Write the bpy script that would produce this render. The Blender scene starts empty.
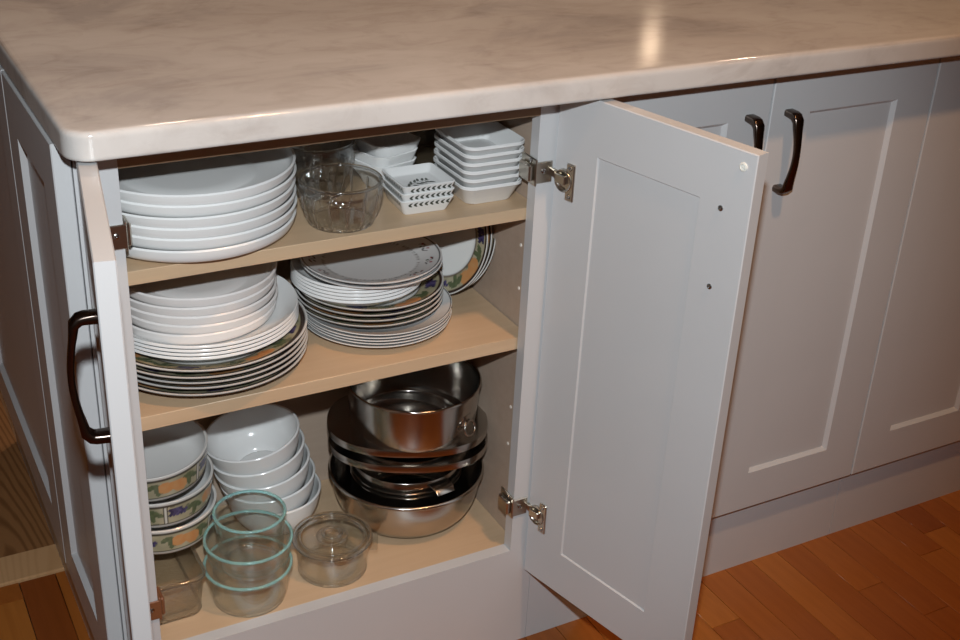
import bpy, bmesh, math, random
from mathutils import Vector, Matrix, noise
PI = math.pi
scn = bpy.context.scene
COL = scn.collection

# ------------------------------------------------------------------ camera
CAM = Vector((-0.2193, -1.2858, 1.3441))
YAW, PITCH, ROLL, FPX = 0.5164, 0.4724, 0.0506, 1245.34
fwd = Vector((math.sin(YAW)*math.cos(PITCH), math.cos(YAW)*math.cos(PITCH), -math.sin(PITCH)))
rgt = Vector((math.cos(YAW), -math.sin(YAW), 0)); upv = rgt.cross(fwd)
R_ = math.cos(ROLL)*rgt + math.sin(ROLL)*upv
U_ = -math.sin(ROLL)*rgt + math.cos(ROLL)*upv
cd = bpy.data.cameras.new('camera'); cam = bpy.data.objects.new('camera', cd); COL.objects.link(cam)
cd.sensor_width = 36; cd.lens = FPX/960*36; cd.clip_start = 0.02
M = Matrix((R_, U_, -fwd)).transposed().to_4x4(); M.translation = CAM
cam.matrix_world = M
scn.camera = cam

# ------------------------------------------------------------------ world, lights, exposure
w = bpy.data.worlds.new('room_ambience'); scn.world = w; w.use_nodes = True
w.node_tree.nodes['Background'].inputs[0].default_value = (1.0, 0.86, 0.70, 1)
w.node_tree.nodes['Background'].inputs[1].default_value = 0.01
vs = scn.view_settings
vs.view_transform = 'Standard'; vs.look = 'None'; vs.gamma = 1; vs.use_curve_mapping = False
vs.exposure = 0.0
scn.cycles.transparent_max_bounces = 48

def light(name, kind, loc, energy, color, **k):
    l = bpy.data.lights.new(name, kind); l.energy = energy; l.color = color
    for a, b in k.items(): setattr(l, a, b)
    o = bpy.data.objects.new(name, l); COL.objects.link(o); o.location = loc
    return o
# the photographer's flash, just above the lens
fl = light('camera_flash', 'SPOT', CAM + U_*0.15 - fwd*0.03, 85, (0.88, 0.955, 1.0), shadow_soft_size=0.018, spot_size=math.radians(66), spot_blend=0.6)
fl.rotation_euler = (Matrix.Rotation(math.radians(8), 4, 'Z') @ M).to_euler()   # pointed a little left of the lens axis
# recessed warm ceiling lamps; the middle two are added to brighten the worktop
CEIL = 2.5
CANS = [(0.70, -0.90, 17), (0.6, 1.35, 10), (2.6, 1.35, 10), (4.45, 4.96, 0.9)]
for cx, cy, e in CANS:
    light('ceiling_lamp_light', 'AREA', (cx, cy, CEIL-0.012), e, (1.0, 0.54, 0.25) if cy < 0 else (1.0, 0.74, 0.54), shape='DISK', size=0.11)

# ------------------------------------------------------------------ material helpers
def newmat(name):
    m = bpy.data.materials.new(name); m.use_nodes = True
    nt = m.node_tree; return m, nt, nt.nodes['Principled BSDF']
def setp(b, **k):
    for a, v in k.items():
        n = {'col': 'Base Color', 'rough': 'Roughness', 'metal': 'Metallic', 'spec': 'Specular IOR Level', 'trans': 'Transmission Weight', 'ior': 'IOR', 'coat': 'Coat Weight', 'aniso': 'Anisotropic'}[a]
        b.inputs[n].default_value = (*v, 1) if a == 'col' else v
def bump(nt, b, scale, strength, dist=0.002, detail=4, vec=None):
    t = nt.nodes.new('ShaderNodeTexNoise'); t.inputs['Scale'].default_value = scale; t.inputs['Detail'].default_value = detail
    if vec: nt.links.new(vec, t.inputs['Vector'])
    bp = nt.nodes.new('ShaderNodeBump'); bp.inputs['Strength'].default_value = strength; bp.inputs['Distance'].default_value = dist
    nt.links.new(t.outputs['Fac'], bp.inputs['Height']); nt.links.new(bp.outputs['Normal'], b.inputs['Normal'])
def plain(name, col, rough=0.5, metal=0, bscale=0, bstr=0.05, **k):
    m, nt, b = newmat(name); setp(b, col=col, rough=rough, metal=metal, **k)
    t = nt.nodes.new('ShaderNodeTexNoise'); t.inputs['Scale'].default_value = 6; t.inputs['Detail'].default_value = 3
    tc = nt.nodes.new('ShaderNodeTexCoord'); nt.links.new(tc.outputs['Object'], t.inputs['Vector'])
    mx = nt.nodes.new('ShaderNodeMix'); mx.data_type = 'RGBA'
    mx.inputs['A'].default_value = (*[c*0.96 for c in col], 1); mx.inputs['B'].default_value = (*[min(1, c*1.04) for c in col], 1)
    nt.links.new(t.outputs['Fac'], mx.inputs['Factor']); nt.links.new(mx.outputs['Result'], b.inputs['Base Color'])
    if bscale: bump(nt, b, bscale, bstr, vec=tc.outputs['Object'])
    return m
def ramp(nt, fac, stops):
    r = nt.nodes.new('ShaderNodeValToRGB'); e = r.color_ramp.elements
    e[0].position, e[0].color = stops[0][0], (*stops[0][1], 1)
    e[1].position, e[1].color = stops[1][0], (*stops[1][1], 1)
    for p, c in stops[2:]:
        x = e.new(p); x.color = (*c, 1)
    nt.links.new(fac, r.inputs['Fac']); return r.outputs['Color']
def noise_node(nt, vec, scale, detail=5, rough=0.55, dist=0):
    t = nt.nodes.new('ShaderNodeTexNoise'); t.inputs['Scale'].default_value = scale; t.inputs['Detail'].default_value = detail
    t.inputs['Roughness'].default_value = rough; t.inputs['Distortion'].default_value = dist
    nt.links.new(vec, t.inputs['Vector']); return t.outputs['Fac']
def mapping(nt, scale, rot=(0,0,0), coord='Object'):
    tc = nt.nodes.new('ShaderNodeTexCoord'); mp = nt.nodes.new('ShaderNodeMapping')
    mp.inputs['Scale'].default_value = scale; mp.inputs['Rotation'].default_value = rot
    nt.links.new(tc.outputs[coord], mp.inputs['Vector']); return mp.outputs['Vector']
def mix(nt, a, b, fac=0.5, mode='MIX'):
    mx = nt.nodes.new('ShaderNodeMix'); mx.data_type = 'RGBA'; mx.blend_type = mode
    for s, v in (('A', a), ('B', b)):
        if isinstance(v, tuple): mx.inputs[s].default_value = (*v, 1)
        else: nt.links.new(v, mx.inputs[s])
    if isinstance(fac, (int, float)): mx.inputs['Factor'].default_value = fac
    else: nt.links.new(fac, mx.inputs['Factor'])
    return mx.outputs['Result']

MAT = {}
MAT['paint'] = plain('grey_cabinet_paint', (0.57, 0.57, 0.575), 0.42, bscale=260, bstr=0.02, coat=0.8)
MAT['paint'].node_tree.nodes['Principled BSDF'].inputs['Coat Roughness'].default_value = 0.4
MAT['ceramic'] = plain('white_glazed_ceramic', (0.80, 0.80, 0.79), 0.16, spec=0.5)
MAT['stoneware'] = plain('warm_white_glazed_ceramic', (0.78, 0.75, 0.73), 0.2, spec=0.5)
MAT['wallpaint'] = plain('room_wall_paint', (0.40, 0.33, 0.26), 0.7)
MAT['ceilpaint'] = plain('room_ceiling_paint', (0.75, 0.72, 0.66), 0.8)
MAT['black'] = plain('black_coating', (0.015, 0.014, 0.013), 0.3)
MAT['bronze'] = plain('dark_bronze_metal', (0.13, 0.10, 0.085), 0.24, 1.0)
MAT['nickel'] = plain('nickel_plated_steel', (0.50, 0.46, 0.40), 0.28, 1.0)
MAT['screw'] = plain('screw_steel', (0.42, 0.42, 0.42), 0.25, 1.0)
MAT['rubber'] = plain('clear_rubber_bumper', (0.75, 0.74, 0.68), 0.35)
MAT['plastic'] = plain('brown_plastic_cap', (0.20, 0.075, 0.03), 0.5)
MAT['ink'] = plain('dark_green_print', (0.055, 0.065, 0.05), 0.3)
MAT['pin'] = plain('pale_hole_liner', (0.85, 0.80, 0.72), 0.4)

def steel(name, col, rough):
    m, nt, b = newmat(name); setp(b, col=col, rough=rough, metal=1.0)
    v = mapping(nt, (1, 1, 60)); f = noise_node(nt, v, 30, 3)
    bp = nt.nodes.new('ShaderNodeBump'); bp.inputs['Strength'].default_value = 0.05; bp.inputs['Distance'].default_value = 0.001
    nt.links.new(f, bp.inputs['Height']); nt.links.new(bp.outputs['Normal'], b.inputs['Normal'])
    return m
MAT['steel'] = steel('brushed_stainless_steel', (0.46, 0.43, 0.395), 0.19)
MAT['steel_dark'] = steel('dark_stainless_steel', (0.15, 0.135, 0.12), 0.26)

def glass(name, col, rough=0.0, bscale=25, bstr=0.02, clear=0.10, body=0.0):
    """refracting glass, partly plain see-through so that light passes the thin walls."""
    m, nt, b = newmat(name); setp(b, col=col, rough=rough, trans=1.0-body, ior=1.47)
    b.inputs['Coat Weight'].default_value = 0.6; b.inputs['Coat Roughness'].default_value = 0.09
    tc = nt.nodes.new('ShaderNodeTexCoord'); bump(nt, b, bscale, bstr, 0.003, vec=tc.outputs['Object'])
    tr = nt.nodes.new('ShaderNodeBsdfTransparent'); tr.inputs['Color'].default_value = (*col, 1)
    ms = nt.nodes.new('ShaderNodeMixShader'); ms.inputs[0].default_value = clear
    nt.links.new(b.outputs[0], ms.inputs[1]); nt.links.new(tr.outputs[0], ms.inputs[2])
    nt.links.new(ms.outputs[0], nt.nodes['Material Output'].inputs['Surface'])
    return m
def thin_glass(name, col, rough=0.05, ior=1.6, bscale=30, bstr=0.05):
    """thin wall: straight see-through plus Fresnel reflection, the same from both sides."""
    m = bpy.data.materials.new(name); m.use_nodes = True; nt = m.node_tree; nt.nodes.clear()
    out = nt.nodes.new('ShaderNodeOutputMaterial'); tr = nt.nodes.new('ShaderNodeBsdfTransparent'); tr.inputs['Color'].default_value = (*col, 1)
    gl = nt.nodes.new('ShaderNodeBsdfGlossy'); gl.inputs['Roughness'].default_value = rough; gl.inputs['Color'].default_value = (1, 1, 1, 1)
    fr = nt.nodes.new('ShaderNodeFresnel'); ge = nt.nodes.new('ShaderNodeNewGeometry'); mr = nt.nodes.new('ShaderNodeMapRange')
    mr.inputs['To Min'].default_value = ior; mr.inputs['To Max'].default_value = 1/ior
    nt.links.new(ge.outputs['Backfacing'], mr.inputs['Value']); nt.links.new(mr.outputs['Result'], fr.inputs['IOR'])
    tc = nt.nodes.new('ShaderNodeTexCoord'); t = nt.nodes.new('ShaderNodeTexNoise'); t.inputs['Scale'].default_value = bscale; nt.links.new(tc.outputs['Object'], t.inputs['Vector'])
    bp = nt.nodes.new('ShaderNodeBump'); bp.inputs['Strength'].default_value = bstr; bp.inputs['Distance'].default_value = 0.003
    nt.links.new(t.outputs['Fac'], bp.inputs['Height'])
    for n in (gl, fr): nt.links.new(bp.outputs['Normal'], n.inputs['Normal'])
    ms = nt.nodes.new('ShaderNodeMixShader'); nt.links.new(fr.outputs[0], ms.inputs[0]); nt.links.new(tr.outputs[0], ms.inputs[1]); nt.links.new(gl.outputs[0], ms.inputs[2])
    nt.links.new(ms.outputs[0], out.inputs['Surface'])
    return m
MAT['glass'] = thin_glass('clear_glass', (0.955, 0.965, 0.96), 0.06, 1.75)
MAT['glass_tex'] = thin_glass('pressed_glass', (0.93, 0.93, 0.91), 0.08, 1.9, 140, 1.0)
MAT['glass_smoke'] = thin_glass('smoky_clear_glass', (0.90, 0.91, 0.91), 0.06, 1.8, 60, 0.3)
MAT['glass_flute'] = thin_glass('fluted_clear_glass', (0.94, 0.945, 0.94), 0.06, 1.8, 70, 0.25)
MAT['glass_thick'] = glass('thick_clear_glass', (1.0, 1.0, 1.0), 0.04, clear=0.25)
MAT['glass_teal'] = glass('teal_tinted_glass', (0.62, 0.97, 0.97), 0.05, clear=0.2, body=0.3)

def maple(name, c1, c2, rough):
    m, nt, b = newmat(name); setp(b, rough=rough)
    v = mapping(nt, (1.2, 16, 16)); f = noise_node(nt, v, 4, 6, 0.6, 0.3)
    c = ramp(nt, f, [(0.3, c1), (0.7, c2)]); nt.links.new(c, b.inputs['Base Color'])
    return m
MAT['maple'] = maple('maple_melamine', (0.55, 0.385, 0.240), (0.60, 0.43, 0.275), 0.38)
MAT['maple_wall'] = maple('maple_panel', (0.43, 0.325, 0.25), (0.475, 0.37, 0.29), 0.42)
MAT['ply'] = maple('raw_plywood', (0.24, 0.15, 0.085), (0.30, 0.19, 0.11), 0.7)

# worktop: cream stone look with soft grey-brown clouds
m, nt, b = newmat('marbled_worktop'); setp(b, rough=0.115, spec=0.5)
v = mapping(nt, (1.0, 1.7, 1.6), (0, 0, 0.25))
f1 = noise_node(nt, v, 3.2, 8, 0.62, 0.9); f2 = noise_node(nt, v, 14, 6, 0.6, 1.2); f3 = noise_node(nt, v, 1.6, 4, 0.5, 0.4)
c1 = ramp(nt, f1, [(0.33, (0.33, 0.28, 0.265)), (0.455, (0.63, 0.57, 0.52)), (0.60, (0.76, 0.71, 0.665))])
c2 = ramp(nt, f2, [(0.30, (0.55, 0.49, 0.45)), (0.52, (0.80, 0.77, 0.74))])
c3 = ramp(nt, f3, [(0.35, (0.78, 0.73, 0.69)), (0.65, (1, 1, 1))])
c = mix(nt, c1, c2, 0.45); c = mix(nt, c, c3, 0.7, 'MULTIPLY')
c = mix(nt, c, (1.0, 0.99, 0.97), 0.18); c = mix(nt, c, (0.77, 0.775, 0.78), 1.0, 'MULTIPLY')
nt.links.new(c, b.inputs['Base Color']); MAT['worktop'] = m

# cherry strip floor, tone changes per board
m, nt, b = newmat('cherry_floorboard'); setp(b, rough=0.33, spec=0.45)
oi = nt.nodes.new('ShaderNodeObjectInfo'); v = mapping(nt, (30, 1.6, 1))
f = noise_node(nt, v, 3, 6, 0.6, 0.5)
ca = ramp(nt, oi.outputs['Random'], [(0.0, (0.23, 0.055, 0.010)), (0.12, (0.335, 0.098, 0.017)), (0.7, (0.39, 0.123, 0.021)), (1.0, (0.45, 0.16, 0.030))])
cb = ramp(nt, f, [(0.3, (0.78, 0.72, 0.66)), (0.7, (1.0, 1.0, 1.0))])
c = mix(nt, ca, cb, 0.8, 'MULTIPLY'); nt.links.new(c, b.inputs['Base Color']); MAT['cherry'] = m
# oak with cathedral grain
def oak(name, c1, c2):
    m, nt, b = newmat(name); setp(b, rough=0.4)
    v = mapping(nt, (1, 1, 1)); sp = nt.nodes.new('ShaderNodeSeparateXYZ'); nt.links.new(v, sp.inputs[0])
    def mth(op, a, b2):
        n = nt.nodes.new('ShaderNodeMath'); n.operation = op
        for k, q in enumerate((a, b2)):
            if isinstance(q, (int, float)): n.inputs[k].default_value = q
            else: nt.links.new(q, n.inputs[k])
        return n.outputs[0]
    nz = noise_node(nt, mapping(nt, (14, 2.5, 1)), 1.6, 3, 0.5)
    x2 = mth('MULTIPLY', mth('POWER', mth('ABSOLUTE', sp.outputs['X'], 0), 1.6), 900)      # nested arches: y + k*|x|^p
    ph = mth('ADD', mth('ADD', mth('MULTIPLY', sp.outputs['Y'], 62), mth('MULTIPLY', x2, 2.2)), mth('MULTIPLY', nz, 9))
    sn = mth('ADD', mth('MULTIPLY', mth('SINE', ph, 0), 0.5), 0.5)
    c = ramp(nt, sn, [(0.0, c1), (0.55, c2)]); nt.links.new(c, b.inputs['Base Color']); return m
MAT['oak'] = oak('brown_oak', (0.17, 0.072, 0.025), (0.27, 0.125, 0.048))
MAT['oak_pale'] = oak('pale_oak', (0.50, 0.28, 0.13), (0.54, 0.31, 0.15))
# printed china: colour comes from the painted decoration stored on the mesh
m, nt, b = newmat('decorated_china'); setp(b, rough=0.2, spec=0.5)
at = nt.nodes.new('ShaderNodeAttribute'); at.attribute_name = 'print'; nt.links.new(at.outputs['Color'], b.inputs['Base Color'])
MAT['china'] = m
m, nt, b = newmat('lamp_lens'); setp(b, col=(0.9, 0.8, 0.65), rough=0.4)
b.inputs['Emission Color'].default_value = (1.0, 0.72, 0.42, 1); b.inputs['Emission Strength'].default_value = 9; MAT['lens'] = m

# ------------------------------------------------------------------ mesh helpers
def finish(bm, name, mat, parent=None, ang=38, loc=None, rot=None):
    bmesh.ops.recalc_face_normals(bm, faces=bm.faces[:])
    lim = math.radians(ang)
    for f in bm.faces: f.smooth = True
    for e in bm.edges:
        e.smooth = not (len(e.link_faces) != 2 or e.calc_face_angle(0) > lim)
    me = bpy.data.meshes.new(name); bm.to_mesh(me); bm.free()
    me.materials.append(MAT[mat] if isinstance(mat, str) else mat)
    o = bpy.data.objects.new(name, me); COL.objects.link(o)
    if parent: o.parent = parent
    if loc is not None: o.location = loc
    if rot is not None: o.rotation_euler = rot
    return o
def tag(o, label, cat, group=None):
    o['label'] = label; o['category'] = cat
    if group: o['group'] = group
    return o
def empty(name, loc=(0,0,0), rot=(0,0,0)):
    o = bpy.data.objects.new(name, None); COL.objects.link(o); o.location = loc; o.rotation_euler = rot
    o.empty_display_size = 0.02
    return o
def add_box(bm, x0, x1, y0, y1, z0, z1, bev=0.0, seg=2, mtx=None):
    vs_ = [bm.verts.new((x, y, z)) for x in (x0, x1) for y in (y0, y1) for z in (z0, z1)]
    fs = [(0,1,3,2), (4,6,7,5), (0,4,5,1), (2,3,7,6), (0,2,6,4), (1,5,7,3)]
    faces = [bm.faces.new([vs_[i] for i in f]) for f in fs]
    geo = vs_
    if bev:
        r = bmesh.ops.bevel(bm, geom=list({e for f in faces for e in f.edges}), offset=bev, segments=seg, affect='EDGES', profile=0.5)
        geo = list({v for f in r['faces'] for v in f.verts} | {v for v in vs_ if v.is_valid})
    if mtx is not None: bmesh.ops.transform(bm, matrix=mtx, verts=geo)
    return geo
def box(name, mat, x0, x1, y0, y1, z0, z1, parent=None, bev=0.001):
    bm = bmesh.new(); add_box(bm, x0, x1, y0, y1, z0, z1, bev, 1); return finish(bm, name, mat, parent)
def chaikin(P, n=1, closed=False):
    for _ in range(n):
        Q = [] if closed else [P[0]]
        for i in range(len(P) if closed else len(P)-1):
            a = P[i]; b_ = P[(i+1) % len(P)]
            Q += [tuple(.75*x+.25*y for x, y in zip(a, b_)), tuple(.25*x+.75*y for x, y in zip(a, b_))]
        P = Q if closed else Q + [P[-1]]
    return P
def add_lathe(bm, prof, segs=64, mod=None, mtx=None):
    """prof: (r,z) list, ends on the axis close to a point."""
    rings = []; new = []
    for r, z in prof:
        if r < 1e-6:
            v = bm.verts.new((0, 0, z)); rings.append([v]); new.append(v)
        else:
            ring = []
            for i in range(segs):
                a = 2*PI*i/segs; rr = r*(mod(a, z, r) if mod else 1)
                v = bm.verts.new((rr*math.cos(a), rr*math.sin(a), z)); ring.append(v)
            rings.append(ring); new += ring
    for A, B in zip(rings, rings[1:]):
        for i in range(segs):
            j = (i+1) % segs
            if len(A) == 1 and len(B) == 1: continue
            if len(A) == 1: bm.faces.new((A[0], B[i], B[j]))
            elif len(B) == 1: bm.faces.new((A[i], B[0], A[j]))
            else: bm.faces.new((A[i], B[i], B[j], A[j]))
    if mtx is not None: bmesh.ops.transform(bm, matrix=mtx, verts=new)
    return new
def shell_profile(outer, t, smooth=2):
    """outer: (r,z) from axis at the foot up to the rim; returns a closed wall of thickness t with a rounded lip."""
    outer = chaikin(outer, smooth)
    inner = []
    for i, (r, z) in enumerate(outer):
        a = outer[max(0, i-1)]; b_ = outer[min(len(outer)-1, i+1)]
        dx, dz = b_[0]-a[0], b_[1]-a[1]; L = math.hypot(dx, dz) or 1
        inner.append((max(0.0, r - t*dz/L), z + t*dx/L))
    inner[0] = (0.0, inner[0][1])
    R, Z = outer[-1]; r2, z2 = inner[-1]
    lip = [((R*.75+r2*.25), (Z*.75+z2*.25)+t*.32), ((R+r2)/2, (Z+z2)/2+t*.45), ((R*.25+r2*.75), (Z*.25+z2*.75)+t*.32)]
    return outer + lip + inner[::-1]
def rrect(hx, hy, cr, n=6):
    P = []
    for sx, sy, a0 in ((1, 1, 0), (-1, 1, PI/2), (-1, -1, PI), (1, -1, 1.5*PI)):
        for i in range(n+1):
            a = a0 + PI/2*i/n
            P.append((sx*(hx-cr)+cr*math.cos(a), sy*(hy-cr)+cr*math.sin(a)))
    return P
def add_loft(bm, secs, n=6, warp=None):
    """secs: (z,hx,hy,cr) rounded-rectangle sections, first and last are capped."""
    rings = []
    for z, hx, hy, cr in secs:
        ring = []
        for x, y in rrect(hx, hy, cr, n):
            zz = z + (warp(x, y, z) if warp else 0)
            ring.append(bm.verts.new((x, y, zz)))
        rings.append(ring)
    for A, B in zip(rings, rings[1:]):
        k = len(A)
        for i in range(k): bm.faces.new((A[i], A[(i+1) % k], B[(i+1) % k], B[i]))
    bm.faces.new(rings[0][::-1]); bm.faces.new(rings[-1])
def add_sweep(bm, path, sizes, side, n=8, mtx=None):
    """rounded-rectangle section swept along path; side = constant width axis; sizes = (width, thickness) per point."""
    side = Vector(side); rings = []; new = []
    for i, p in enumerate(path):
        p = Vector(p); a = Vector(path[max(0, i-1)]); b_ = Vector(path[min(len(path)-1, i+1)])
        t = (b_-a).normalized(); nrm = side.cross(t).normalized()
        W, T = sizes[i]; ring = []
        for u, v_ in rrect(W/2, T/2, min(W, T)*.3, 2):
            vv = bm.verts.new(p + side*u + nrm*v_); ring.append(vv); new.append(vv)
        rings.append(ring)
    for A, B in zip(rings, rings[1:]):
        k = len(A)
        for i in range(k): bm.faces.new((A[i], A[(i+1) % k], B[(i+1) % k], B[i]))
    bm.faces.new(rings[0][::-1]); bm.faces.new(rings[-1])
    if mtx is not None: bmesh.ops.transform(bm, matrix=mtx, verts=new)
def add_tube(bm, path, rad, n=10, closed=False):
    rings = []; k = len(path)
    prev = None
    for i in range(k):
        p = Vector(path[i]); a = Vector(path[(i-1) % k] if closed else path[max(0, i-1)]); b_ = Vector(path[(i+1) % k] if closed else path[min(k-1, i+1)])
        t = (b_-a).normalized()
        ref = prev if prev is not None else (Vector((0, 0, 1)) if abs(t.z) < .9 else Vector((1, 0, 0)))
        u = (ref - t*ref.dot(t)).normalized(); v_ = t.cross(u); prev = u
        rings.append([bm.verts.new(p + (u*math.cos(2*PI*j/n) + v_*math.sin(2*PI*j/n))*rad) for j in range(n)])
    rng = range(k if closed else k-1)
    for i in rng:
        A, B = rings[i], rings[(i+1) % k]
        for j in range(n): bm.faces.new((A[j], A[(j+1) % n], B[(j+1) % n], B[j]))
    if not closed: bm.faces.new(rings[0][::-1]); bm.faces.new(rings[-1])
def copy_obj(o, parent=None):
    c = o.copy(); COL.objects.link(c)
    if parent: c.parent = parent
    return c
def copy_tree(o, parent=None):
    c = copy_obj(o, parent)
    for ch in list(o.children): copy_tree(ch, c)
    return c
def ring_part(name, mat, parent, R, z, rad, flat=1.0):
    bm = bmesh.new(); k = 72
    add_tube(bm, [(R*math.cos(2*PI*i/k), R*math.sin(2*PI*i/k), z) for i in range(k)], rad, 10, True)
    if flat != 1.0:
        for v in bm.verts: v.co.z = z + (v.co.z-z)*flat
    return finish(bm, name, mat, parent, 60)
def struct(o): o['kind'] = 'structure'; return o

# ------------------------------------------------------------------ the room
# floor: base slab and separate cherry strips running front to back
FZ = 0.0
floor = struct(box('floor', 'ply', -3.0, 6.0, -3.2, 6.2, -0.05, -0.006, bev=0))
rnd = random.Random(11)
PW = 0.0572
def plank_mesh(L):
    bm = bmesh.new(); add_box(bm, -PW/2+.0003, PW/2-.0003, 0, L-.0006, -.0055, 0, .0006, 1)
    o = finish(bm, 'floor_plank', 'cherry'); me = o.data; bpy.data.objects.remove(o); return me
lens_ = [0.34, 0.46, 0.58, 0.75, 0.95, 1.2]; pm = {L: plank_mesh(L) for L in lens_}
xs_ = [1.022 + PW*k for k in range(-38, 22)]
for x in xs_:
    xc = x + PW/2
    under = xc > 0.03 # boards are laid up to the island's plinth
    y = -1.55 + rnd.uniform(-.3, 0); stop = 0.012 if under else 0.47
    first = True
    if xc < -0.55 and False: continue
    while y < stop - .02:
        opts = [L for L in lens_ if y+L <= stop+1e-6]
        rest = stop - y
        if not opts or rest < 0.55:
            L = min(lens_, key=lambda q: abs(q-rest)); me = pm[L]; sc_ = rest/L
        else:
            L = rnd.choice(opts); me = pm[L]; sc_ = 1
        o = bpy.data.objects.new('floor_plank', me); COL.objects.link(o); o.parent = floor
        o.location = (xc, y, FZ); o.scale = (1, sc_, 1); y += L*sc_
# threshold board and the darker oak boards beyond it, on the left of the island
struct(box('trim_1', 'oak_pale', -1.15, 0.02, 0.472, 0.545, -0.0055, 0.004, bev=.002))
for i in range(6):
    bm = bmesh.new(); add_box(bm, -.0745, .0745, 0, 2.2, -.0055, .001, .0008, 1)
    o = finish(bm, 'oak_board', 'oak', floor, loc=(-.0655-.15*i, .546, 0))
# walls, ceiling (behind and beside the camera, they only bounce light and show in the steel)
wl = struct(box('wall_left', 'wallpaint', -3.1, -3.0, -3.2, 6.2, -.05, CEIL, bev=0))
wr = struct(box('wall_right', 'wallpaint', 6.0, 6.1, -3.2, 6.2, -.05, CEIL, bev=0))
wf = struct(box('wall_front', 'wallpaint', -3.1, 6.1, -3.3, -3.2, -.05, CEIL, bev=0))
wb = struct(box('wall_back', 'wallpaint', -3.1, 6.1, 6.2, 6.3, -.05, CEIL, bev=0))
ce = struct(box('ceiling', 'ceilpaint', -3.1, 6.1, -3.3, 6.3, CEIL, CEIL+.1, bev=0))
for i, (cx, cy, e) in enumerate(CANS):
    t = empty('ceiling_lamp', (cx, cy, CEIL))
    bm = bmesh.new(); add_lathe(bm, [(.062, -.0005), (.085, -.0005), (.087, -.004), (.082, -.008), (.064, -.008), (.062, -.0005)], 40)
    finish(bm, 'lamp_trim', 'ceilpaint', t)
    bm = bmesh.new(); add_lathe(bm, [(0, -.0015), (.0615, -.0015), (.0615, -.0005), (0, -.0005)], 40)
    finish(bm, 'lamp_lens', 'lens', t)
    tag(t, ['recessed ceiling lamp in front of the open cabinet', 'added unseen ceiling lamp brightening the worktop behind the open cabinet', 'added unseen ceiling lamp brightening the worktop behind the closed cabinets', 'dim recessed ceiling lamp in the far corner of the room'][i], 'lamp', 'recessed ceiling lamps')

# ------------------------------------------------------------------ island joinery
ZT, ZB = 0.9329, 0.9023           # worktop top / underside
ZD0, ZD1 = 0.142, 0.8983          # doors
XL, XS = 0.0553, 0.5835           # opening
DT = 0.0195; DW = 0.3056; FR = 0.0715
S1, S2, SF = 0.731, 0.537, 0.1815  # shelf tops and cabinet floor
XIL, XIR, YB = 0.028, 0.602, 0.292

# worktop with a rounded corner and softened edges
bm = bmesh.new()
P = []
for i in range(9):
    a = PI + PI/2*i/8; P.append((-0.0095+.03+.03*math.cos(a), -.0781+.03+.03*math.sin(a)))
P += [(3.3, -.0781), (3.3, .95), (-.0095, .95)]
def slab_ring(off, z):
    c = []
    for x, y in P:
        c.append(bm.verts.new((x + (off if x < .1 else -off if x > 3 else 0)*(1 if x < -.009 or x > 3 else min(1, max(0, (.0205-x)/.03))), y + (off*(min(1, max(0, (-.0481-y)/.03))) if y < .1 else -off), z)))
    return c
rings = [slab_ring(.006, ZB), slab_ring(.0015, ZB), slab_ring(0, ZB+.0015), slab_ring(0, ZB+.004), slab_ring(0, ZT-.009)] + [slab_ring(.006*(1-math.cos(a)), ZT-.006+.006*math.sin(a)) for a in (0, PI/8, PI/4, 3*PI/8, PI/2)] + [slab_ring(.012, ZT)]
for A, B in zip(rings, rings[1:]):
    for i in range(len(A)): bm.faces.new((A[i], A[(i+1) % len(A)], B[(i+1) % len(A)], B[i]))
bm.faces.new(rings[0][::-1]); bm.faces.new(rings[-1])
tag(finish(bm, 'worktop', 'worktop', ang=50), 'cream marbled worktop with rounded corner covering the grey cabinets', 'worktop')

def shaker(bm, wd, h, t, fr, d1=.0065, b1=.0055, d2=.0022, b2=.0018):
    """slab in x 0..wd, y 0..t (y=0 is the outer face), z 0..h, recessed field on both faces."""
    def ringrect(m_, y): return [bm.verts.new(p) for p in ((m_, y, m_), (wd-m_, y, m_), (wd-m_, y, h-m_), (m_, y, h-m_))]
    e = .0012
    seq = [(fr+b1, d1), (fr, 0), (e, 0), (0, e), (0, t-e), (e, t), (fr, t), (fr+b2, t-d2)]
    rs = [ringrect(*s) for s in seq]
    for A, B in zip(rs, rs[1:]):
        for i in range(4): bm.faces.new((A[i], A[(i+1) % 4], B[(i+1) % 4], B[i]))
    bm.faces.new(rs[0]); bm.faces.new(rs[-1][::-1])
def make_handle(parent, x, zc, L=.124, out=-1):
    """arched bar pull on the outer face (y=0), standing off toward -y."""
    bm = bmesh.new(); path = []; sz = []
    h = L/2
    raw = [(-.0005, h, .017, .010), (.012, h, .016, .010), (.016, h-.001, .016, .010), (.0210, h-.006, .016, .009), (.0225, h-.016, .0145, .0075)]
    for o_, z, W, T in raw: path.append((x, -o_, zc+z)); sz.append((W, T))
    for k in range(1, 12):
        f = k/12; z = (h-.016)*(1-2*f); b_ = .0225 + .0055*math.sin(PI*f)
        path.append((x, -b_, zc+z)); sz.append((.0145 - .0045*math.sin(PI*f), .0065))
    for o_, z, W, T in raw[::-1]: path.append((x, -o_, zc-z)); sz.append((W, T))
    add_sweep(bm, path, sz, (1, 0, 0))
    return finish(bm, 'handle', 'bronze', parent, 45)
def make_door(name, parent, handle_x=None, hz=None):
    bm = bmesh.new(); shaker(bm, DW if parent is None or True else 0, ZD1-ZD0, DT, FR)
    o = finish(bm, name, 'paint', parent, 20)
    if handle_x is not None: make_handle(o, handle_x, hz)
    return o
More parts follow.
